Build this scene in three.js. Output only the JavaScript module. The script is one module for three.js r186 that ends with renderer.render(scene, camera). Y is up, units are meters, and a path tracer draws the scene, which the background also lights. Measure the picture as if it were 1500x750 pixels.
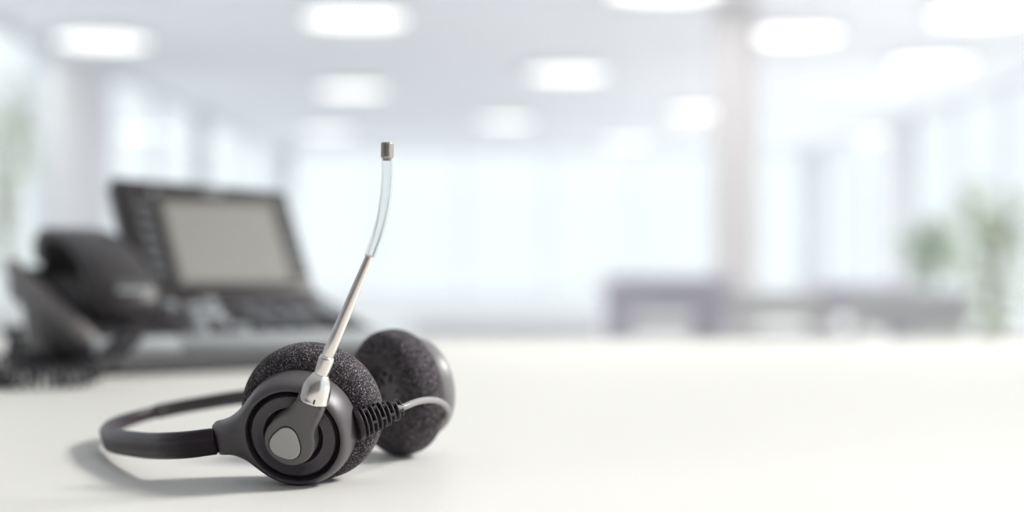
import * as THREE from 'three';
import { RoundedBoxGeometry } from 'three/addons/geometries/RoundedBoxGeometry.js';
import { mergeGeometries, mergeVertices, toCreasedNormals } from 'three/addons/utils/BufferGeometryUtils.js';
import { RectAreaLightUniformsLib } from 'three/addons/lights/RectAreaLightUniformsLib.js';

RectAreaLightUniformsLib.init();
const V = (x, y, z) => new THREE.Vector3(x, y, z);
const scene = new THREE.Scene();

// ---------------------------------------------------------------- camera, sky, sun, exposure
const EYE = 0.086, FOCAL = 2400;            // eye height over the desk (m), focal length in pixels of the 1500 x 750 frame
const camera = new THREE.PerspectiveCamera(2 * Math.atan(375 / FOCAL) * 180 / Math.PI, 2, 0.02, 400);
camera.position.set(0, EYE, 0.6);
camera.rotation.x = -Math.atan(8 / FOCAL);
camera.focus = 0.59;
camera.userData.fStop = camera.getFocalLength() / 13;   // a 13 mm wide aperture
scene.add(camera);

scene.background = new THREE.Color().setRGB(0.87, 0.91, 0.925);
const sun = new THREE.DirectionalLight(new THREE.Color().setRGB(1, 0.95, 0.89), 5.4);
sun.position.set(10, 8.0, -2.4);
sun.target.position.set(0, 0, 0);
sun.castShadow = true;
sun.shadow.radius = 30;                     // veiled, soft sun
Object.assign(sun.shadow.camera, { left: -20, right: 20, top: 20, bottom: -20, near: 0.5, far: 60 });
sun.shadow.mapSize.set(2048, 2048);
scene.add(sun, sun.target);
const LAMP = 4.2;                           // radiance of a ceiling lamp

const renderer = new THREE.WebGLRenderer({ antialias: true });
renderer.toneMapping = THREE.LinearToneMapping;
renderer.toneMappingExposure = 1.18;
renderer.shadowMap.enabled = true;

// ---------------------------------------------------------------- helpers
function rng(seed) { let s = seed >>> 0; return () => { s = (s + 0x6D2B79F5) | 0; let t = Math.imul(s ^ (s >>> 15), 1 | s); t = (t + Math.imul(t ^ (t >>> 7), 61 | t)) ^ t; return ((t ^ (t >>> 14)) >>> 0) / 4294967296; }; }
const at = (px, py, d) => V((px - 750) * d / FOCAL, EYE - (py - 367) * d / FOCAL, 0.6 - d);   // a point measured on the photograph at its distance
const taken = {};
function numbered(n) { taken[n] = (taken[n] || 0) + 1; return taken[n] === 1 ? n : `${n}_${String(taken[n] - 1).padStart(3, '0')}`; }
function mesh(name, geo, mat, parent) { const m = new THREE.Mesh(geo, mat); m.name = parent === scene ? numbered(name) : name; m.castShadow = m.receiveShadow = true; parent.add(m); return m; }
function thing(name, label, category, pos = [0, 0, 0], group) { const g = new THREE.Group(); g.name = numbered(name); g.position.set(...pos); g.userData = { label, category }; if (group) g.userData.group = group; scene.add(g); return g; }
function structure(name, geo, mat) { const m = mesh(name, geo, mat, scene); m.userData.kind = 'structure'; return m; }
const box = (w, h, d, x = 0, y = 0, z = 0) => new THREE.BoxGeometry(w, h, d).translate(x, y, z);
const span = (x0, x1, y0, y1, z0, z1) => box(x1 - x0, y1 - y0, z1 - z0, (x0 + x1) / 2, (y0 + y1) / 2, (z0 + z1) / 2);
const rbox = (w, h, d, r, x = 0, y = 0, z = 0) => new RoundedBoxGeometry(w, h, d, 3, r).translate(x, y, z);
function lathe(profile, seg = 64) { return new THREE.LatheGeometry(profile.map(([r, z]) => new THREE.Vector2(Math.max(r, 0), z)), seg); }   // round y
const latheZ = (profile, seg) => lathe(profile, seg).rotateX(Math.PI / 2);                                                                  // round z, profile z kept
function along(geo, p0, p1) { return geo.applyQuaternion(new THREE.Quaternion().setFromUnitVectors(V(0, 1, 0), p1.clone().sub(p0).normalize())).translate(p0.x, p0.y, p0.z); }
function spline(pts) { return new THREE.CatmullRomCurve3(pts, false, 'centripetal'); }
const smooth = (t) => { t = Math.min(1, Math.max(0, t)); return t * t * (3 - 2 * t); };
// grid of points rows x columns -> geometry (columns closed)
function skin(rows, closed = true, uvScale = [1, 1]) {
  const nr = rows.length, nc = rows[0].length, pos = [], uv = [], idx = [], w = closed ? nc + 1 : nc;
  rows.forEach((row, i) => { for (let j = 0; j < w; j++) { const p = row[j % nc]; pos.push(p.x, p.y, p.z); uv.push(j / (w - 1) * uvScale[0], i / (nr - 1) * uvScale[1]); } });
  for (let i = 0; i < nr - 1; i++) for (let j = 0; j < w - 1; j++) { const a = i * w + j, b = a + 1, c = a + w, d = c + 1; idx.push(a, b, d, a, d, c); }
  const g = new THREE.BufferGeometry();
  g.setAttribute('position', new THREE.Float32BufferAttribute(pos, 3)); g.setAttribute('uv', new THREE.Float32BufferAttribute(uv, 2)); g.setIndex(idx);
  g.computeVertexNormals();
  if (closed) { const n = g.attributes.normal; for (let i = 0; i < nr; i++) { const a = i * w, b = a + w - 1, v = V(n.getX(a) + n.getX(b), n.getY(a) + n.getY(b), n.getZ(a) + n.getZ(b)).normalize(); n.setXYZ(a, v.x, v.y, v.z); n.setXYZ(b, v.x, v.y, v.z); } }
  return g;
}
function noiseTexture(size, seed, fn, srgb) {
  const data = new Uint8Array(size * size * 4), r = rng(seed);
  for (let y = 0; y < size; y++) for (let x = 0; x < size; x++) { const c = fn(x, y, r), k = (y * size + x) * 4; data[k] = c[0]; data[k + 1] = c[1]; data[k + 2] = c[2]; data[k + 3] = 255; }
  const t = new THREE.DataTexture(data, size, size); t.wrapS = t.wrapT = THREE.RepeatWrapping; t.magFilter = THREE.LinearFilter; t.minFilter = THREE.LinearMipmapLinearFilter; t.generateMipmaps = true;
  if (srgb) t.colorSpace = THREE.SRGBColorSpace;
  t.needsUpdate = true; return t;
}
const rep = (t, u, v) => { const c = t.clone(); c.repeat.set(u, v); c.needsUpdate = true; return c; };

// ---------------------------------------------------------------- materials
const lin = (r, g, b) => new THREE.Color().setRGB(r, g, b);
const std = (c, roughness, more = {}) => new THREE.MeshStandardMaterial({ color: c, roughness, metalness: 0, ...more });
const phys = (c, roughness, more = {}) => new THREE.MeshPhysicalMaterial({ color: c, roughness, metalness: 0, ...more });
const grain = noiseTexture(256, 7, (x, y, r) => { const v = 110 + r() * 145; return [v, v, v]; });
const foamGlintColour = noiseTexture(768, 11, (x, y, r) => { const a = r(), v = a > 0.89 ? 150 + r() * 105 : a > 0.8 ? 62 + r() * 30 : 28 + r() * 26; return [v, v * 0.92, v * 0.98]; }, true);  // bright specks paint the glints of the open foam cells into the colour
const foamHeight = noiseTexture(768, 12, (x, y, r) => { const v = Math.pow(r(), 1.6) * 255; return [v, v, v]; });
const M = {
  desk: std(lin(0.63, 0.615, 0.585), 0.5, { bumpMap: rep(grain, 18, 18), bumpScale: 0.00002 }),
  deskEdge: std(lin(0.7, 0.7, 0.68), 0.5),
  legMetal: std(lin(0.6, 0.6, 0.6), 0.4, { metalness: 0.6 }),
  shell: phys(lin(0.082, 0.073, 0.078), 0.38, { bumpMap: rep(grain, 6, 2), bumpScale: 0.00003 }),
  shellLit: phys(lin(0.2, 0.19, 0.195), 0.34, { bumpMap: rep(grain, 6, 2), bumpScale: 0.00003 }),  // lighter copy of shell, with the back cup's edge highlight put into its colour
  boom: phys(lin(0.115, 0.106, 0.11), 0.38, { bumpMap: rep(grain, 2, 2), bumpScale: 0.00002 }),
  disc: phys(lin(0.052, 0.042, 0.055), 0.2),
  button: phys(lin(0.39, 0.38, 0.375), 0.45),
  band: phys(lin(0.024, 0.016, 0.023), 0.38, { specularIntensity: 0.55 }),
  bandSteel: phys(lin(0.1, 0.095, 0.12), 0.28),
  rubber: phys(lin(0.06, 0.052, 0.058), 0.5),
  rubberCore: phys(lin(0.012, 0.01, 0.012), 0.7),
  silver: phys(lin(0.78, 0.75, 0.71), 0.24, { metalness: 1 }),
  silverTube: phys(lin(0.8, 0.76, 0.73), 0.3, { metalness: 1 }),
  tip: phys(lin(0.5, 0.455, 0.41), 0.32, { metalness: 1 }),
  pin: std(lin(0.1, 0.09, 0.08), 0.4),
  clear: phys(lin(0.95, 0.98, 0.985), 0.2, { transmission: 0.82, thickness: 0.001, ior: 1.16 }),
  cable: phys(lin(0.24, 0.235, 0.235), 0.38),
  foam: phys(lin(1, 1, 1), 0.95, { map: foamGlintColour, bumpMap: foamHeight, bumpScale: 0.0004, sheen: 0.25, sheenRoughness: 0.6, sheenColor: lin(0.6, 0.58, 0.6) }),
  grille: phys(lin(0.1, 0.09, 0.1), 0.4),
  hole: std(lin(0.008, 0.007, 0.008), 0.9),
  phone: phys(lin(0.026, 0.019, 0.023), 0.42),
  phoneSoft: phys(lin(0.032, 0.026, 0.025), 0.5),
  cradleShade: std(lin(0.008, 0.006, 0.009), 0.85),  // near black that paints the shade in the cradle hollow
  rail: phys(lin(0.2, 0.175, 0.168), 0.5),
  fascia: phys(lin(0.13, 0.124, 0.13), 0.42),
  phoneEdgeHighlight: phys(lin(0.32, 0.33, 0.34), 0.36),  // light on the phone's front edge, put into the colour
  key: phys(lin(0.13, 0.135, 0.145), 0.2),
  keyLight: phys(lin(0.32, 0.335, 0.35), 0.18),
  bezel: phys(lin(0.12, 0.115, 0.11), 0.4),
  lcdReflection: phys(lin(0.29, 0.275, 0.255), 0.35),  // the ceiling's reflection on the screen is painted as an even grey
  handset: phys(lin(0.03, 0.024, 0.025), 0.4),
  cord: phys(lin(0.03, 0.025, 0.03), 0.35),
  wall: std(lin(0.82, 0.82, 0.84), 0.9, { bumpMap: rep(grain, 40, 10), bumpScale: 0.0003 }),
  wallGrey: std(lin(0.3, 0.28, 0.28), 0.9, { bumpMap: rep(grain, 30, 12), bumpScale: 0.0003 }),
  ceiling: std(lin(0.88, 0.89, 0.93), 0.95, { bumpMap: rep(grain, 60, 60), bumpScale: 0.0003 }),
  pillar: std(lin(0.74, 0.715, 0.72), 0.9, { bumpMap: rep(grain, 4, 12), bumpScale: 0.0003 }),
  floor: std(lin(0.84, 0.835, 0.83), 0.3, { bumpMap: rep(grain, 80, 200), bumpScale: 0.0002 }),
  frame: std(lin(0.7, 0.72, 0.74), 0.5),
  pane: phys(lin(0.97, 0.99, 1), 0, { transmission: 1, thickness: 0, ior: 1.5, specularIntensity: 0.4 }),
  lampBody: std(lin(0.85, 0.85, 0.85), 0.6),
  lampGlow: std(lin(0.9, 0.9, 0.88), 0.6, { emissive: lin(1, 0.98, 0.94), emissiveIntensity: 1.3 }),
  tableHazed: std(lin(0.74, 0.71, 0.78), 0.5),  // dark tables painted pale: the hazy veil is put into their colour
  tableGrey: std(lin(0.8, 0.79, 0.83), 0.5),
  chairDark: std(lin(0.27, 0.26, 0.31), 0.6),
  chairWhite: std(lin(0.84, 0.83, 0.82), 0.5),
  pot: std(lin(0.75, 0.75, 0.74), 0.6),
  soil: std(lin(0.15, 0.12, 0.1), 0.95),
  bark: std(lin(0.33, 0.29, 0.25), 0.9),
  leafPale: phys(lin(0.76, 0.83, 0.7), 0.8, { transmission: 0.5, thickness: 0, side: THREE.DoubleSide }),
  leafGreen: phys(lin(0.6, 0.7, 0.6), 0.8, { transmission: 0.45, thickness: 0, side: THREE.DoubleSide }),
};

// ---------------------------------------------------------------- the room
const FLOOR = -0.74, CEIL = 1.95, X0 = -4.1, XN = 1.75, XF = 5.4, ZB = -29, ZN = 3.2, ZS = -4.6;
structure('floor', mergeGeometries([span(X0 - 0.2, XN + 0.2, FLOOR - 0.2, FLOOR, ZS, ZN + 0.2), span(X0 - 0.2, XF + 0.2, FLOOR - 0.2, FLOOR, ZB - 0.2, ZS)]), M.floor);
structure('ceiling', mergeGeometries([span(X0 - 0.2, XN + 0.2, CEIL, CEIL + 0.2, ZS, ZN + 0.2), span(X0 - 0.2, XF + 0.2, CEIL, CEIL + 0.2, ZB - 0.2, ZS)]), M.ceiling);
structure('wall_rear', span(X0 - 0.2, XN + 0.2, FLOOR, CEIL, ZN, ZN + 0.2), M.wallGrey);
structure('added_wall_return', span(XN + 0.2, XF + 0.2, FLOOR, CEIL, ZS, ZS + 0.2), M.wall);  // unseen step back from the added near window wall
let windowCount = 0;
// a wall with glazed bays: axis 'z' runs along z at x = c, axis 'x' runs along x at z = c; out = outward sign; bays = [from, to]
function glazedWall(name, axis, c, out, a, b, bays, sill, head, mullion) {
  const put = (p0, p1, y0, y1, t0 = 0, t1 = 0.2) => { const lo = Math.min(c + out * t0, c + out * t1), hi = Math.max(c + out * t0, c + out * t1); return axis === 'z' ? span(lo, hi, y0, y1, p0, p1) : span(p0, p1, y0, y1, lo, hi); };
  const solid = []; let p = a;
  for (const [q0, q1] of bays) { if (q0 > p + 1e-6) solid.push(put(p, q0, FLOOR, CEIL)); if (sill > FLOOR) solid.push(put(q0, q1, FLOOR, sill)); if (head < CEIL) solid.push(put(q0, q1, head, CEIL)); p = q1; }
  if (b > p + 1e-6) solid.push(put(p, b, FLOOR, CEIL));
  structure(name, mergeGeometries(solid), M.wall);
  for (const [q0, q1] of bays) {
    const w = new THREE.Group(); w.name = `window_${++windowCount}`; w.userData.kind = 'structure'; scene.add(w);
    const f = 0.05, n = Math.max(1, Math.round((q1 - q0) / mullion)), step = (q1 - q0) / n;
    mesh('window_frame', mergeGeometries([put(q0, q1, sill, sill + f, 0.06, 0.14), put(q0, q1, head - f, head, 0.06, 0.14), put(q0, q0 + f, sill + f, head - f, 0.06, 0.14), put(q1 - f, q1, sill + f, head - f, 0.06, 0.14)]), M.frame, w);
    for (let k = 0; k < n; k++) {
      if (k) mesh('mullion', put(q0 + k * step - 0.025, q0 + k * step + 0.025, sill + f, head - f, 0.06, 0.14), M.frame, w);
      mesh('pane', put(q0 + k * step + (k ? 0.025 : f), q0 + (k + 1) * step - (k < n - 1 ? 0.025 : f), sill + f, head - f, 0.1, 0.1001), M.pane, w);
    }
  }
}
glazedWall('wall_left', 'z', X0, -1, ZB - 0.2, ZN, [[-28.6, -21.7], [-21.3, -16.2], [-14.1, -9.6], [-9.2, -4.8]], -0.7, 1.94, 2.8);
glazedWall('added_wall_right', 'z', XN, 1, ZS + 0.2, ZN, [[-4.2, 2.6]], -0.3, 1.92, 3.4);  // unseen near window wall, added so that the sun reaches the desk
glazedWall('wall_side', 'z', XF, 1, ZB - 0.2, ZS, [[-28.6, -23], [-21.8, -15.6], [-13.6, -9]], -0.7, 1.92, 2.2);
glazedWall('wall_back', 'x', ZB, -1, X0, XF, [[-4.0, 5.3]], -0.72, 1.93, 1.5);

// ---------------------------------------------------------------- the desk
{
  const d = thing('white_desk', 'long white laminate desk carrying the headset and the telephone', 'desk', [0.1, FLOOR, -0.34]);
  mesh('desktop', rbox(2.6, 0.03, 1.31, 0.004, 0, -FLOOR - 0.015, 0), M.desk, d);
  for (const sx of [-1.2, 1.2]) for (const sz of [-0.58, 0.58]) mesh('leg', rbox(0.05, -FLOOR - 0.03, 0.05, 0.004, sx, (-FLOOR - 0.03) / 2, sz), M.legMetal, d);
  for (const sz of [-0.58, 0.58]) mesh('apron', box(2.35, 0.06, 0.02, 0, -FLOOR - 0.06, sz), M.legMetal, d);
}

// ---------------------------------------------------------------- the headset
const headset = thing('telephone_headset', 'dark grey two-eared telephone headset with foam ear cushions and silver voice tube', 'headset', [-0.08, 0, -0.03]);
const HO = headset.position;
const own = (p) => p.clone().sub(HO);                         // into the headset's own axes
function cupFrame(face, n) { const z = n.clone().normalize(), y = V(0, 1, 0).addScaledVector(z, -z.y).normalize(), x = y.clone().cross(z); const m = new THREE.Matrix4().makeBasis(x, y, z).setPosition(face); return m; }
const SHELL_R = 0.0213, GROOVE_R = 0.0178, DEPTH = 0.0095, BACK = -0.0135;
// outline of the shell: a disc that flares into the arm that ends at (ex, ey)
function shellOutline(ex, ey, half, n = 160) {
  const a = Math.atan2(ey, ex), L = Math.hypot(ex, ey), pts = [];
  const open = 0.86;                                          // half angle of the flare where it leaves the disc
  const c0 = [Math.cos(open) * SHELL_R, Math.sin(open) * SHELL_R], tan = [Math.sin(open), -Math.cos(open)];
  const curve = new THREE.CubicBezierCurve(new THREE.Vector2(...c0), new THREE.Vector2(c0[0] + tan[0] * 0.008, c0[1] + tan[1] * 0.008), new THREE.Vector2(L - 0.009, half + 0.0002), new THREE.Vector2(L, half));
  const flare = curve.getPoints(26).map((p) => [p.x, p.y]);
  for (const p of flare.slice().reverse()) pts.push(p);        // arm end -> disc, upper side
  for (let k = 1; k < n; k++) { const t = open + (2 * Math.PI - 2 * open) * k / n; pts.push([Math.cos(t) * SHELL_R, Math.sin(t) * SHELL_R]); }
  for (const p of flare) pts.push([p[0], -p[1]]);
  for (let k = 1; k < 8; k++) pts.push([L, -half + 2 * half * k / 8]);
  return pts.map(([x, y]) => [x * Math.cos(a) - y * Math.sin(a), x * Math.sin(a) + y * Math.cos(a)]);
}
function shellGeometry(ex, ey, half) {
  const outer = shellOutline(ex, ey, half), rows = [];
  const inner = outer.map(([x, y]) => { const l = Math.hypot(x, y); return [x / l * GROOVE_R, y / l * GROOVE_R]; });
  const a = Math.atan2(ey, ex);
  const row = (f, z, dz = 0) => outer.map(([x, y], i) => { const far = smooth((x * Math.cos(a) + y * Math.sin(a) - SHELL_R * 0.95) / (Math.hypot(ex, ey) - SHELL_R)); return V(inner[i][0] + (x - inner[i][0]) * f, inner[i][1] + (y - inner[i][1]) * f, z + far * dz); });
  rows.push(inner.map(([x, y]) => V(x * 0.985, y * 0.985, -0.0042)));
  rows.push(inner.map(([x, y]) => V(x * 0.99, y * 0.99, -0.0006)));
  rows.push(inner.map(([x, y]) => V(x * 1.0, y * 1.0, -0.0001)));
  for (let k = 1; k <= 14; k++) { const s = k / 14 * Math.PI / 2; rows.push(row(0.04 + 0.96 * Math.sin(s), -(1 - Math.cos(s)) * DEPTH, 0.0012 * (k / 14))); }
  rows.push(row(0.995, BACK + 0.001, 0.001)); rows.push(row(0.96, BACK, 0.001)); rows.push(outer.map(([x, y]) => V(x * 0.3, y * 0.3, BACK))); 
  return skin(rows.map((r) => r.slice().reverse()).reverse());
}
const foamProfile = []; {                                       // cushion section: (radius, depth behind the shell)
  const rc = 0.0184, zc = -0.0222, rr = 0.0083, rz = 0.0088;
  for (let k = 0; k <= 40; k++) { const t = -Math.PI * 0.98 + 2 * Math.PI * 0.98 * k / 40, c = Math.cos(t), s = Math.sin(t); foamProfile.push([rc + rr * Math.sign(c) * Math.pow(Math.abs(c), 0.8), zc + rz * Math.sign(s) * Math.pow(Math.abs(s), 0.85)]); }
}
function makeCup(name, matrix, ex, ey, half, slim = 1, lift = 0, offX = 0) {    // slim: flatter shell, lift: cushion that much nearer to the face
  const cup = new THREE.Group(); cup.name = name; headset.add(cup);
  matrix.clone().premultiply(new THREE.Matrix4().makeTranslation(-HO.x, -HO.y, -HO.z)).decompose(cup.position, cup.quaternion, cup.scale);
  mesh('shell', shellGeometry(ex, ey, half), slim < 1 ? M.shellLit : M.shell, cup).scale.z = slim;
  mesh('swivel_disc', latheZ([[0, -0.0040], [0.0092, -0.0038], [0.0103, -0.0030], [0.0109, -0.0012], [0.0114, -0.0008], [0.0132, -0.0014], [0.0150, -0.0008], [0.0159, -0.0009], [0.0161, -0.0046], [0.0178, -0.0046]].reverse(), 96), M.disc, cup).scale.z = slim;
  const foam = latheZ(foamProfile, 128); const uv = foam.attributes.uv; for (let i = 0; i < uv.count; i++) uv.setXY(i, uv.getX(i), uv.getY(i) * 0.32);
  mesh('foam_cushion', foam, M.foam, cup).position.set(offX, offX * 0.6, lift);
  mesh('speaker_housing', latheZ([[0.0165, -0.0138], [0.0165, -0.025], [0.0158, -0.0257], [0, -0.0257]], 64), M.grille, cup).position.z = lift;
  const holes = [];
  for (let k = 0; k < 6; k++) { const t = k * Math.PI / 3 + 0.3; holes.push(new THREE.CylinderGeometry(0.001, 0.001, 0.0008, 16).rotateX(Math.PI / 2).translate(Math.cos(t) * 0.0085, Math.sin(t) * 0.0085, -0.0259)); holes.push(new RoundedBoxGeometry(0.0038, 0.0011, 0.0008, 2, 0.0003).rotateZ(t + 0.5).translate(Math.cos(t + 0.5) * 0.0068, Math.sin(t + 0.5) * 0.0068, -0.0259)); }
  mesh('sound_slots', mergeGeometries(holes.map((h) => h.index ? h.toNonIndexed() : h)), M.hole, cup).position.z = lift;
  return cup;
}
const nF = V(-0.15, -0.30, 0.942), faceF = at(428, 641, 0.592), frameF = cupFrame(faceF, nF);
const inFront = (p) => p.clone().applyMatrix4(frameF.clone().invert());
const jointF = at(312, 647, 0.603), jl = inFront(jointF);
const cupF = makeCup('ear_cup', frameF, jl.x, jl.y, 0.0053, 1, 0, 0.0016);
const nB = V(0.77, 0.13, -0.62).normalize(), foamB = at(581, 574.5, 0.686), faceB = foamB.clone().addScaledVector(nB, 0.0167), frameB = cupFrame(faceB, nB);
const cupB = makeCup('ear_cup', frameB, 0.032, -0.003, 0.0045, 0.6, 0.0055);
const jointB = V(0.031, -0.003, -0.005).applyMatrix4(frameB);

// headband: a strap swept from the front arm round the back, resting on the desk at its apex
{
  const pts = [jointF.clone().add(V(0.006, 0.0003, 0.0004)), jointF, at(280, 651, 0.606), at(250, 653, 0.614), at(218, 653, 0.632), at(190, 650, 0.653), at(168, 646.5, 0.675), at(157, 642, 0.695), at(157, 632, 0.715), at(172, 621, 0.735), at(202, 610.5, 0.752), at(240, 601, 0.762), at(295, 591, 0.763), at(350, 582.5, 0.757), at(440, 574, 0.742), jointB.clone().add(V(-0.018, 0, -0.012)), jointB];
  const curve = spline(pts), N = 220;
  const halfAt = (t) => 0.0051 + (0.0029 - 0.0051) * smooth((t - 0.36) / 0.3), thickAt = () => 0.0021;
  const section = [];
  for (let k = 0; k < 40; k++) { const a = k / 40 * 2 * Math.PI, c = Math.cos(a), s = Math.sin(a); let w = Math.sign(c) * Math.pow(Math.abs(c), 0.7), h = Math.sign(s) * Math.pow(Math.abs(s), 0.75); if (c > 0) w *= 1 + 0.45 * Math.exp(-Math.pow((h - 0.35) / 0.38, 2)) - 0.12 * Math.exp(-Math.pow((h + 0.42) / 0.12, 2)); section.push([w, h]); }
  const sweep = (t0, t1, halfFn, thickFn, n) => {
    const rows = [];
    for (let i = 0; i <= n; i++) {
      const t = t0 + (t1 - t0) * i / n, p = own(curve.getPoint(t)), tan = curve.getTangent(t);
      const lean = V(0, 1, 0).lerp(V(-0.047, 0.954, 0.296), 1 - smooth(t / 0.3)).normalize();
      const side = tan.clone().cross(lean).normalize(), up = side.clone().cross(tan).normalize();
      let end = 1; const q = Math.min(i, n - i) / n * n; if (q < 3) end = [0.02, 0.88, 0.97][q];
      rows.push(section.map(([w, h]) => p.clone().addScaledVector(side, -w * thickFn(t) * end).addScaledVector(up, h * halfFn(t) * end)));
    }
    return skin(rows);
  };
  mesh('headband', sweep(0.046, 0.99, halfAt, thickAt, N), M.band, headset);
  mesh('band_sleeve', sweep(0.665, 1, () => 0.0033, () => 0.0027, 80), M.rubber, headset);
}
// boom pivot, paddle and button on the front cup
{
  const s = new THREE.Shape(), R = 0.0094, dir = Math.atan2(0.01038, 0.00344) - 0.06;
  const top = [0.0091, 0.0155], hw = 0.0051, px = Math.sin(dir), py = -Math.cos(dir);      // across the arm
  const A = [top[0] - px * hw, top[1] - py * hw], B = [top[0] + px * hw, top[1] + py * hw];
  const aL = dir + 1.25, aR = dir - 1.05;
  s.moveTo(A[0], A[1]); s.bezierCurveTo(A[0] - 0.0022, A[1] - 0.0058, R * Math.cos(aL) + 0.0032, R * Math.sin(aL) + 0.0042, R * Math.cos(aL), R * Math.sin(aL));
  for (let k = 1; k <= 40; k++) { const t = aL + (2 * Math.PI - (aL - aR)) * k / 40; s.lineTo(R * Math.cos(t), R * Math.sin(t)); }
  s.bezierCurveTo(R * Math.cos(aR) - 0.0004, R * Math.sin(aR) + 0.004, B[0] - 0.0008, B[1] - 0.005, B[0], B[1]); s.closePath();
  const arm = new THREE.Group(); arm.name = 'microphone_boom'; cupF.add(arm);
  const paddle = toCreasedNormals(new THREE.ExtrudeGeometry(s, { depth: 0.0052, bevelEnabled: true, bevelThickness: 0.0018, bevelSize: 0.0016, bevelOffset: -0.0016, bevelSegments: 6, curveSegments: 24 }).translate(0, 0, -0.0022), 0.6);
  mesh('boom_paddle', paddle, M.boom, arm);
  const b = new THREE.Shape();                                 // rounded triangular button
  const bp = []; for (let k = 0; k < 60; k++) { const t = k / 60 * 2 * Math.PI, r = 0.00575 * (1 + 0.075 * Math.cos(3 * (t - 1.25))); bp.push([-0.0011 + r * Math.cos(t) * 0.97, -0.0003 + r * Math.sin(t) * 1.06]); }
  bp.forEach(([x, y], i) => i ? b.lineTo(x, y) : b.moveTo(x, y)); b.closePath();
  const bg = toCreasedNormals(new THREE.ExtrudeGeometry(b, { depth: 0.0006, bevelEnabled: true, bevelThickness: 0.0006, bevelSize: 0.0008, bevelOffset: -0.0008, bevelSegments: 5 }).translate(0, 0, 0.0046), 0.7);
  mesh('button', bg, M.button, arm).userData.label = 'light grey rounded triangular button';
  const seam = b.clone(); const rim = new THREE.Shape(bp.map(([x, y]) => new THREE.Vector2(-0.0011 + (x + 0.0011) * 1.06, -0.0003 + (y + 0.0003) * 1.06)));
  mesh('button_gap', new THREE.ExtrudeGeometry(rim, { depth: 0.0003, bevelEnabled: false }).translate(0, 0, 0.00462), M.hole, arm);
  // silver collar, ferrule, tube, clear tube, tip: straight from the paddle's end
  const L = (px_, py_, d) => inFront(at(px_, py_, d));
  const c0 = L(458.5, 588, 0.5865), c1 = L(470.5, 546, 0.5845), f0 = L(470, 549, 0.5845), f1 = L(480, 521, 0.5835), t1 = L(544, 370, 0.579);
  const prof = (list, len) => list.map(([r, t]) => [r, t * len]);
  mesh('silver_collar', along(lathe(prof([[0, 0], [0.0053, 0], [0.0057, 0.015], [0.0058, 0.06], [0.0056, 0.1], [0.00555, 0.2], [0.00545, 0.34], [0.0052, 0.48], [0.0047, 0.64], [0.0039, 0.8], [0.0030, 0.92], [0.0023, 0.98], [0, 1]], c0.distanceTo(c1)), 64), c0, c1), M.silver, arm);
  { const ax = c1.clone().sub(c0).normalize(), q = new THREE.Quaternion().setFromUnitVectors(V(0, 1, 0), ax); for (const [ang, h] of [[0.25, 0.14], [-1.05, 0.17]]) { const p = V(Math.sin(ang) * 0.0056, c0.distanceTo(c1) * h, Math.cos(ang) * 0.0056).applyQuaternion(q).add(c0); mesh('locating_pin', new RoundedBoxGeometry(0.0007, 0.0018, 0.0006, 2, 0.0002).rotateY(ang).applyQuaternion(q).translate(p.x, p.y, p.z), M.pin, arm); } }
  mesh('ferrule', along(lathe(prof([[0, 0], [0.00225, 0], [0.0026, 0.05], [0.0027, 0.3], [0.0028, 0.8], [0.0026, 0.9], [0.0022, 1], [0, 1]], f0.distanceTo(f1)), 48), f0, f1), M.silverTube, arm);
  mesh('voice_tube', along(lathe(prof([[0, 0], [0.00225, 0.0], [0.00215, 0.2], [0.0018, 0.7], [0.00155, 0.985], [0.0013, 1], [0, 1]], f1.distanceTo(t1)), 40), f1.clone().lerp(f0, 0.15), t1), M.silverTube, arm);
  const cl = spline([L(541, 377, 0.579), L(545, 367, 0.579), L(552.5, 346, 0.5785), L(560, 318, 0.578), L(565.3, 286, 0.5775), L(567.6, 256, 0.577), L(567.4, 229, 0.577)]);
  const outerT = new THREE.TubeGeometry(cl, 60, 0.00205, 24);
  mesh('clear_tube', outerT, M.clear, arm).userData.label = 'clear bent plastic tube';
  const e0 = L(567.2, 233, 0.577), e1 = L(567.4, 208.5, 0.577);
  mesh('tube_tip', along(lathe(prof([[0, -0.1], [0.0013, -0.1], [0.0014, 0.06], [0.0021, 0.07], [0.00228, 0.14], [0.00228, 0.9], [0.0020, 1], [0.0014, 1], [0.0013, 0.9], [0, 0.9]], e0.distanceTo(e1)), 40), e0, e1), M.tip, arm);
}
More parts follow.
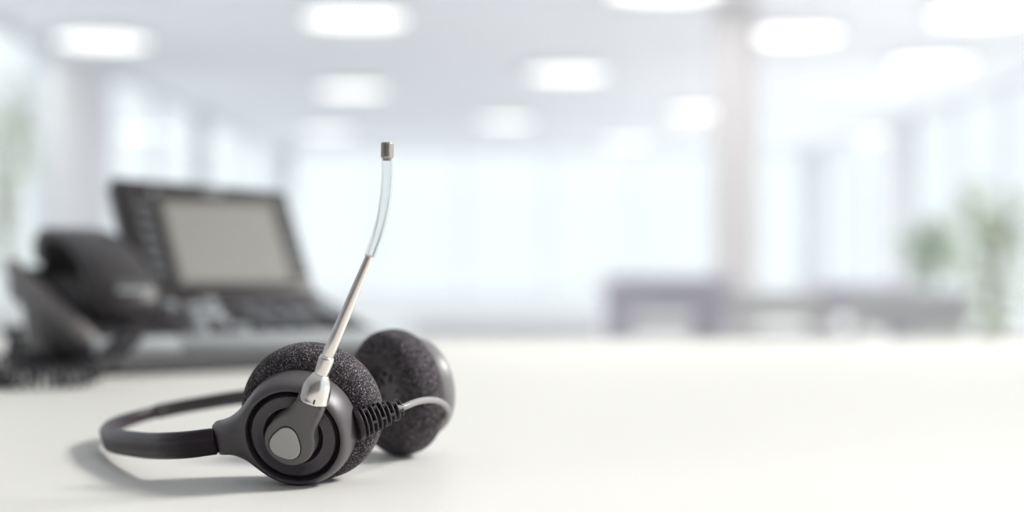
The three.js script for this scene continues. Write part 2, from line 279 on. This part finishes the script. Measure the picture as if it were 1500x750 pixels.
// ribbed strain relief and the thin cable that crosses to the other cup
{
  const r0 = own(at(519, 622, 0.5995)), r1 = own(at(588, 597, 0.606)), len = r0.distanceTo(r1);
  const boot = new THREE.Group(); boot.name = 'strain_relief'; headset.add(boot);
  const rad = (t) => 0.0064 + (0.0032 - 0.0064) * Math.pow(t, 1.25);
  mesh('boot_core', along(lathe([[0, 0], [rad(0.1) * 0.6, 0], [rad(0.5) * 0.62, len * 0.5], [rad(1) * 0.62, len * 0.98], [0, len]], 32), r0, r1), M.rubberCore, boot);
  mesh('boot_flange', along(lathe([[0, 0], [0.0059, 0], [0.0063, len * 0.02], [0.0063, len * 0.1], [0.0059, len * 0.12], [0, len * 0.12]], 40), r0, r1), M.band, boot);
  const N = 9, th = len * 0.03;
  const lift = (g, t) => { const p = r0.clone().lerp(r1, t); return along(g, p, p.clone().add(r1).sub(r0)); };
  for (let k = 0; k < N; k++) { const t = 0.185 + 0.8 * k / (N - 1), r = rad(t) * (k === N - 1 ? 0.92 : 1); mesh('rib', lift(lathe([[r * 0.5, -th / 2], [r - 0.0003, -th / 2], [r, -th / 4], [r, th / 4], [r - 0.0003, th / 2], [r * 0.5, th / 2]], 40), t), M.rubber, boot); }
  for (let k = 0; k < N - 1; k++) { const t = 0.185 + 0.8 * (k + 0.5) / (N - 1), r = rad(t) * 0.9; for (const ang of [k % 2 ? 0.5 : -0.55, k % 2 ? 2.6 : 1.6, k % 2 ? 4.7 : 3.7]) mesh('rib_bridge', lift(box(0.0009, len * 0.09, 0.0012).translate(0, 0, r).rotateY(ang), t), M.rubber, boot); }
  const path = spline([own(at(582, 599, 0.603)), own(at(592, 596, 0.605)), own(at(608, 589.5, 0.613)), own(at(628, 586, 0.629)), own(at(645, 589, 0.648)), own(at(655.5, 599, 0.665)), own(at(655, 611, 0.68)), own(at(649, 620, 0.692)), own(at(640, 624, 0.702))]);
  mesh('cable', new THREE.TubeGeometry(path, 80, 0.00125, 16), M.cable, headset);
}

// ---------------------------------------------------------------- the telephone
const YAW = 33 * Math.PI / 180, phone = thing('desk_telephone', 'black desk telephone with tilted grey screen and keypad', 'telephone', [-0.2433, 0, -0.6557]);
phone.rotation.y = YAW;
const SLOPE = Math.atan(0.26), topY = (z) => 0.022 + (0.1 - z) * 0.26;
function extrudeX(points, x0, x1, bevel) {       // outline in (z, y), pulled along x
  const s = new THREE.Shape(points.map(([z, y]) => new THREE.Vector2(z, y)));
  return toCreasedNormals(new THREE.ExtrudeGeometry(s, { depth: x1 - x0 - 2 * bevel, bevelEnabled: true, bevelThickness: bevel, bevelSize: bevel, bevelOffset: -bevel, bevelSegments: 4, curveSegments: 16 }).rotateY(-Math.PI / 2).translate(x1 - bevel, 0, 0), 0.7);
}
{
  mesh('base', extrudeX([[0.094, 0.004], [0.1, 0.008], [0.1, 0.02], [0.096, 0.0225], [-0.094, 0.0725], [-0.1, 0.071], [-0.1, 0.052], [0.055, 0.006]], -0.1135, 0.1135, 0.0018), M.phone, phone);
  for (const x of [-0.09, 0.09]) mesh('rubber_foot', new THREE.CylinderGeometry(0.007, 0.008, 0.006, 20).translate(x, 0.003, 0.08), M.hole, phone);
  mesh('stand', extrudeX([[0.0, 0.026], [0.015, 0], [-0.07, 0], [-0.085, 0.052]], -0.108, 0.108, 0.0015), M.phone, phone);  // widened so its black side fills the shaded void under the base
  for (const [x0, x1] of [[-0.113, -0.0505], [-0.0495, 0.113]]) mesh('front_edge_highlight', extrudeX([[0.1, 0.0145], [0.1035, 0.016], [0.1035, 0.0205], [0.098, 0.0245], [0.088, 0.0268], [0.088, 0.0235], [0.096, 0.0215]], x0, x1, 0.0006), M.phoneEdgeHighlight, phone);  // lighter strips paint the rounded front edge catching light
  mesh('front_fascia', rbox(0.224, 0.0105, 0.003, 0.001, 0, 0.0095, 0.1), M.fascia, phone);
  mesh('side_rail', extrudeX([[0.09, 0.021], [0.086, 0.030], [-0.096, 0.079], [-0.1, 0.076], [-0.1, 0.068]], -0.116, -0.106, 0.0018), M.rail, phone);
  mesh('cradle_shade', rbox(0.06, 0.002, 0.185, 0.0008).rotateX(SLOPE).translate(-0.0745, topY(0) + 0.0012, 0), M.cradleShade, phone);  // black plate laid on the deck as the shaded hollow under the handset
  mesh('cradle_rail', extrudeX([[0.085, 0.022], [0.082, 0.029], [-0.094, 0.0765], [-0.098, 0.074], [-0.098, 0.068]], -0.043, -0.037, 0.0015), M.phone, phone);
  // keys lie on the sloping deck
  const key = (name, geo, x, z, mat) => { const k = mesh(name, geo, mat, phone); k.position.set(x, topY(z), z); k.rotation.x = SLOPE; return k; };
  const pad = rbox(0.0125, 0.006, 0.0095, 0.0022, 0, 0.002, 0), fn = rbox(0.0165, 0.006, 0.0095, 0.0022, 0, 0.002, 0), round = lathe([[0, 0.005], [0.0045, 0.005], [0.0058, 0.0038], [0.006, 0]], 28);
  for (let r = 0; r < 4; r++) for (let c = 0; c < 3; c++) key('dial_key', pad, 0.027 + c * 0.0175, 0.030 + r * 0.0145, M.key);
  for (let r = 0; r < 4; r++) key('function_key', fn, 0.092, 0.030 + r * 0.0145, r < 2 ? M.keyLight : M.key);
  key('navigation_ring', lathe([[0.008, 0.003], [0.009, 0.005], [0.0125, 0.005], [0.0145, 0.0025], [0.0145, 0]], 40), -0.008, 0.035, M.keyLight);
  key('select_button', lathe([[0, 0.0052], [0.0055, 0.0052], [0.0068, 0.004], [0.007, 0]], 28), -0.008, 0.035, M.key);
  for (const [x, z] of [[-0.028, 0.018], [0.006, 0.012], [-0.022, 0.058], [-0.004, 0.062], [-0.027, 0.077], [0.004, 0.079]]) key('round_button', round, x, z, M.keyLight);
  // tilted display
  const d = new THREE.Group(); d.name = 'display_panel'; d.position.set(0.0395, 0.047, -0.016); d.rotation.x = -34.6 * Math.PI / 180; phone.add(d);
  const plate = (x0, x1, y0, yl, yr, th, bev) => { const s = new THREE.Shape([[x0, y0], [x1, y0], [x1, yr], [x0, yl]].map((p) => new THREE.Vector2(...p))); return toCreasedNormals(new THREE.ExtrudeGeometry(s, { depth: th - 2 * bev, bevelEnabled: true, bevelThickness: bev, bevelSize: bev, bevelOffset: -bev, bevelSegments: 4 }), 0.7); };
  mesh('panel_housing', plate(-0.074, 0.074, -0.002, 0.1195, 0.109, 0.02, 0.003).translate(0, 0, -0.0175), M.phone, d);
  mesh('panel_face', plate(-0.072, 0.072, 0.001, 0.117, 0.1065, 0.002, 0.0006), M.phoneSoft, d);
  const LX = 0.0075, LY = 0.054, LW = 0.094, LH = 0.076;
  mesh('screen_frame', mergeGeometries([box(LW + 0.008, 0.004, 0.003, LX, LY + LH / 2 + 0.002, 0.0022), box(LW + 0.008, 0.004, 0.003, LX, LY - LH / 2 - 0.002, 0.0022), box(0.004, LH, 0.003, LX - LW / 2 - 0.002, LY, 0.0022), box(0.004, LH, 0.003, LX + LW / 2 + 0.002, LY, 0.0022)]), M.bezel, d);
  mesh('screen', box(LW, LH, 0.0012, LX, LY, 0.0021), M.lcdReflection, d).userData.label = 'blank screen with its reflection painted as grey';
  const sideKey = rbox(0.013, 0.0072, 0.004, 0.0016);
  for (let r = 0; r < 6; r++) { for (const x of [-0.058, 0.0655]) { const k = mesh('line_key', sideKey, M.key, d); k.position.set(x, 0.088 - r * 0.0125, 0.002); if (x > 0) k.scale.x = 0.85; } }
  mesh('badge', rbox(0.018, 0.006, 0.002, 0.0006, 0.006, 0.103, 0.003), M.keyLight, d);
  mesh('indicator', lathe([[0, 0.0015], [0.003, 0.001], [0.0035, 0]], 20).rotateX(Math.PI / 2).translate(-0.045, 0.104, 0.002), M.keyLight, d);
}
// handset lying in the cradle
{
  const h = thing('telephone_handset', 'black arched telephone handset resting in the cradle beside the tilted screen', 'handset', [-0.2433, 0, -0.6557]); h.rotation.y = YAW;
  const s = new THREE.Shape();
  s.moveTo(-0.092, 0.0765); s.bezierCurveTo(-0.094, 0.094, -0.083, 0.099, -0.066, 0.0985); s.bezierCurveTo(-0.02, 0.098, 0.03, 0.086, 0.066, 0.056); s.bezierCurveTo(0.072, 0.050, 0.073, 0.035, 0.067, 0.0295);
  s.lineTo(0.042, 0.037); s.bezierCurveTo(0.036, 0.044, 0.038, 0.056, 0.030, 0.063); s.bezierCurveTo(0.008, 0.079, -0.025, 0.0875, -0.052, 0.0875); s.bezierCurveTo(-0.058, 0.087, -0.056, 0.070, -0.06, 0.0665); s.lineTo(-0.086, 0.0715); s.closePath();
  const w = 0.043, b = 0.006;
  mesh('handset_body', toCreasedNormals(new THREE.ExtrudeGeometry(s, { depth: w - 2 * b, bevelEnabled: true, bevelThickness: b, bevelSize: 0.0035, bevelOffset: -0.0035, bevelSegments: 6, curveSegments: 24 }).rotateY(-Math.PI / 2).translate(-0.075 + w / 2 - b, 0.0055, -0.003), 0.8), M.handset, h);
  mesh('mouthpiece_highlight', rbox(0.02, 0.004, 0.009, 0.0015).rotateX(0.85).translate(-0.075, 0.0588, 0.0625), M.keyLight, h).userData.label = 'light grey plate painting the highlight on the handset end';  // small light plate painted in as the highlight on the mouthpiece end
  mesh('earpiece_plate', rbox(0.036, 0.003, 0.022, 0.001).rotateX(SLOPE).translate(-0.075, 0.0725, -0.0755), M.phoneSoft, h);
}
// coiled cord on the desk
{
  const pts = [at(196, 490, 1.085), at(174, 510, 1.06), at(150, 535, 1.045), at(118, 560, 1.03), at(75, 570, 1.015), at(20, 571, 1.01), at(-30, 568, 1.03), at(-60, 560, 1.07), at(-30, 550, 1.12), at(20, 547, 1.135), at(55, 545, 1.14), at(60, 540, 1.16), at(44, 536, 1.18), at(24, 532, 1.205), at(22, 515, 1.222), at(26, 490, 1.23)];
  for (let i = 3; i < pts.length - 2; i++) pts[i].y = 0.0078;
  const o = V(pts[4].x, 0, pts[4].z);
  const c = thing('coiled_cord', 'black coiled handset cord lying on the desk beside the telephone', 'cord', [o.x, 0, o.z]);
  const path = spline(pts.map((p) => p.sub(o))), len = path.getLength(), turns = Math.round(len / 0.006), n = turns * 12, hp = [];
  let side = V(0, 0, 1);
  for (let i = 0; i <= n; i++) { const u = i / n, p = path.getPointAt(u), t = path.getTangentAt(u); side.addScaledVector(t, -side.dot(t)).normalize(); const up = t.clone().cross(side), a = i / 12 * 2 * Math.PI, r = 0.0061; hp.push(p.clone().addScaledVector(side, r * Math.cos(a)).addScaledVector(up, r * Math.sin(a))); }
  mesh('coil', new THREE.TubeGeometry(new THREE.CatmullRomCurve3(hp), n, 0.0015, 7), M.cord, c);
  mesh('plug', rbox(0.008, 0.007, 0.014, 0.001).rotateY(0.6).translate(hp[0].x, hp[0].y, hp[0].z), M.phone, c);
  { const e = hp[hp.length - 1]; mesh('plug', rbox(0.008, 0.007, 0.014, 0.001).rotateY(-1).translate(e.x, e.y, e.z), M.phone, c); }
}

// ---------------------------------------------------------------- ceiling lamps
{
  const spots = [[520, 14, 12.8], [150, 48, 14.2], [515, 123, 18.5], [830, 98, 16.8], [740, 173, 23], [1025, 157, 21.4], [915, 210, 27.4], [1365, 84, 15.9], [1440, 6, 12.6], [1160, 38, 13.8], [480, 188, 25], [975, -10, 11.4], [1290, 190, 25.5], [290, 206, 27.8]]
    .map(([px, , d]) => [(px - 750) * d / FOCAL, 0.6 - d]);
  for (const x of [-2.6, 0, 2.4]) for (const z of [-9.6, -6.6]) spots.push([x, z]);
  const body = lathe([[0, 0.06], [0.42, 0.06], [0.44, 0.05], [0.44, 0], [0.4, 0]], 48), glow = lathe([[0.4, 0.004], [0.37, -0.004], [0, -0.01]], 48);
  for (const [x, z] of spots) {
    const l = thing('ceiling_lamp', 'round white lamp fixed flat to the office ceiling', 'lamp', [x, CEIL - 0.06, z], 'round lamps on the office ceiling');
    mesh('lamp_housing', body, M.lampBody, l); mesh('lamp_diffuser', glow, M.lampGlow, l);
    const a = new THREE.RectAreaLight(lin(1, 0.985, 0.95), LAMP, 0.72, 0.72); a.position.set(0, -0.02, 0); a.rotation.x = -Math.PI / 2; a.castShadow = true; l.add(a);
  }
}

// ---------------------------------------------------------------- the far end of the office
function pillar(x, z, w, label) { const p = thing('pillar', label, 'pillar', [x, FLOOR, z]); mesh('shaft', box(w, CEIL - FLOOR, w, 0, (CEIL - FLOOR) / 2, 0), M.pillar, p); mesh('base_trim', box(w + 0.03, 0.1, w + 0.03, 0, 0.05, 0), M.frame, p); }
pillar(1.66, -11.6, 0.3, 'square pale grey pillar reaching the ceiling behind the office tables');
function table(name, label, x, z, w, dp, h, turn, top, leg, group) {
  const t = thing(name, label, 'table', [x, FLOOR, z], group); t.rotation.y = turn;
  mesh('table_top', rbox(w, 0.06, dp, 0.01, 0, h - 0.03, 0), top, t);
  for (const sz of [-1, 1]) mesh('apron', box(w - 0.06, 0.09, 0.02, 0, h - 0.1, sz * (dp / 2 - 0.03)), top, t);
  for (const sx of [-1, 1]) for (const sz of [-1, 1]) mesh('leg', box(0.07, h - 0.06, 0.07, sx * (w / 2 - 0.06), (h - 0.06) / 2, sz * (dp / 2 - 0.06)), leg, t);
}
function chair(label, x, z, turn, seatMat, group, backTop = 0.86) {
  const c = thing('office_chair', label, 'chair', [x, FLOOR, z], group); c.rotation.y = turn;
  mesh('seat', rbox(0.46, 0.07, 0.45, 0.03, 0, 0.45, 0), seatMat, c);
  mesh('backrest', rbox(0.46, backTop - 0.5, 0.06, 0.028, 0, (backTop + 0.52) / 2, -0.22).rotateX(0), seatMat, c);
  for (const sx of [-1, 1]) for (const sz of [-1, 1]) mesh('leg', new THREE.CylinderGeometry(0.016, 0.013, 0.43, 10).translate(sx * 0.19, 0.215, sz * 0.18), M.legMetal, c);
}
const gx = (px, d) => (px - 750) * d / FOCAL;
table('office_table', 'lilac grey table standing before the pale pillar', gx(972, 7.2), 0.6 - 7.2, 0.52, 0.5, 0.715, 0.06, M.tableHazed, M.tableHazed);
table('office_table', 'lilac grey table between the white chairs and the potted shrub', gx(1258, 8), 0.6 - 8, 0.5, 0.5, 0.66, -0.1, M.tableHazed, M.tableHazed);
table('office_table', 'wide pale grey table behind the white chairs', gx(1120, 9), 0.6 - 9, 0.75, 0.5, 0.6, 0.05, M.tableGrey, M.tableGrey);
chair('white chair tucked behind the table before the pillar', gx(965, 8.2), 0.6 - 8.2, Math.PI, M.chairWhite, null, 0.66);
chair('white chair facing the wide pale grey table', gx(1170, 7.2), 0.6 - 7.2, 0.2, M.chairWhite, null, 0.63);
chair('white chair beside the potted plants', gx(1335, 6.2), 0.6 - 6.2, -0.2, M.chairWhite, null, 0.66);
table('low_bench_table', 'long low grey table by the back windows', gx(740, 15.5), 0.6 - 15.5, 1.8, 0.5, 0.13 + 0.05, 0, M.tableGrey, M.tableGrey);
function plant(name, label, x, z, potH, potR, height, spreadR, n, leaf, seed, tall) {
  const p = thing(name, label, 'plant', [x, FLOOR, z]), r = rng(seed);
  mesh('pot', lathe([[0, 0], [potR * 0.75, 0], [potR, potH], [potR * 0.92, potH], [potR * 0.88, potH - 0.05], [0, potH - 0.05]], 32), M.pot, p);
  mesh('soil', new THREE.CylinderGeometry(potR * 0.88, potR * 0.88, 0.02, 24).translate(0, potH - 0.045, 0), M.soil, p);
  const stems = []; const tips = [];
  for (let k = 0; k < 6; k++) { const a = r() * 6.28, q = spreadR * (0.2 + 0.5 * r()), c = spline([V(0, potH - 0.05, 0), V(Math.cos(a) * q * 0.3, potH + (height - potH) * 0.45, Math.sin(a) * q * 0.3), V(Math.cos(a) * q, height * (0.82 + 0.12 * r()), Math.sin(a) * q)]); stems.push(new THREE.TubeGeometry(c, 10, 0.012, 6)); tips.push(c); }
  mesh('stems', mergeGeometries(stems), M.bark, p);
  const one = new THREE.BufferGeometry(); const P = [], I = [];
  for (let i = 0; i < n; i++) {
    const c = tips[Math.floor(r() * tips.length)], o = c.getPoint(tall + (1 - tall) * r()).add(V((r() - 0.5), (r() - 0.5) * 0.7, (r() - 0.5)).multiplyScalar(spreadR * 1.1));
    o.y = Math.max(potH, Math.min(height, o.y));
    const l = 0.07 + 0.09 * r(), w = l * 0.28, e = new THREE.Euler(r() * 6.28, r() * 6.28, r() * 6.28), k = P.length / 3;
    for (const q of [V(0, 0, 0), V(w, 0.01, l * 0.45), V(0, 0, l), V(-w, 0.01, l * 0.45)]) { q.applyEuler(e).add(o); P.push(q.x, q.y, q.z); }
    I.push(k, k + 1, k + 2, k, k + 2, k + 3);
  }
  one.setAttribute('position', new THREE.Float32BufferAttribute(P, 3)); one.setIndex(I); one.computeVertexNormals();
  const f = mesh('foliage', one, leaf, p); f.userData.kind = 'stuff';
}
plant('potted_shrub', 'green potted shrub beside the tall pale plant', gx(1366, 10.4), 0.6 - 10.4, 0.4, 0.2, 1.1, 0.22, 130, M.leafGreen, 21, 0.45);
plant('potted_plant', 'tall pale green potted plant beside the shrub', gx(1455, 9.2), 0.6 - 9.2, 0.35, 0.24, 1.25, 0.36, 170, M.leafPale, 22, 0.15);
plant('potted_tree', 'tall slender potted tree by the left window wall', gx(8, 12), 0.6 - 12, 0.4, 0.24, 2.25, 0.34, 170, M.leafPale, 23, 0.2);

renderer.render(scene, camera);
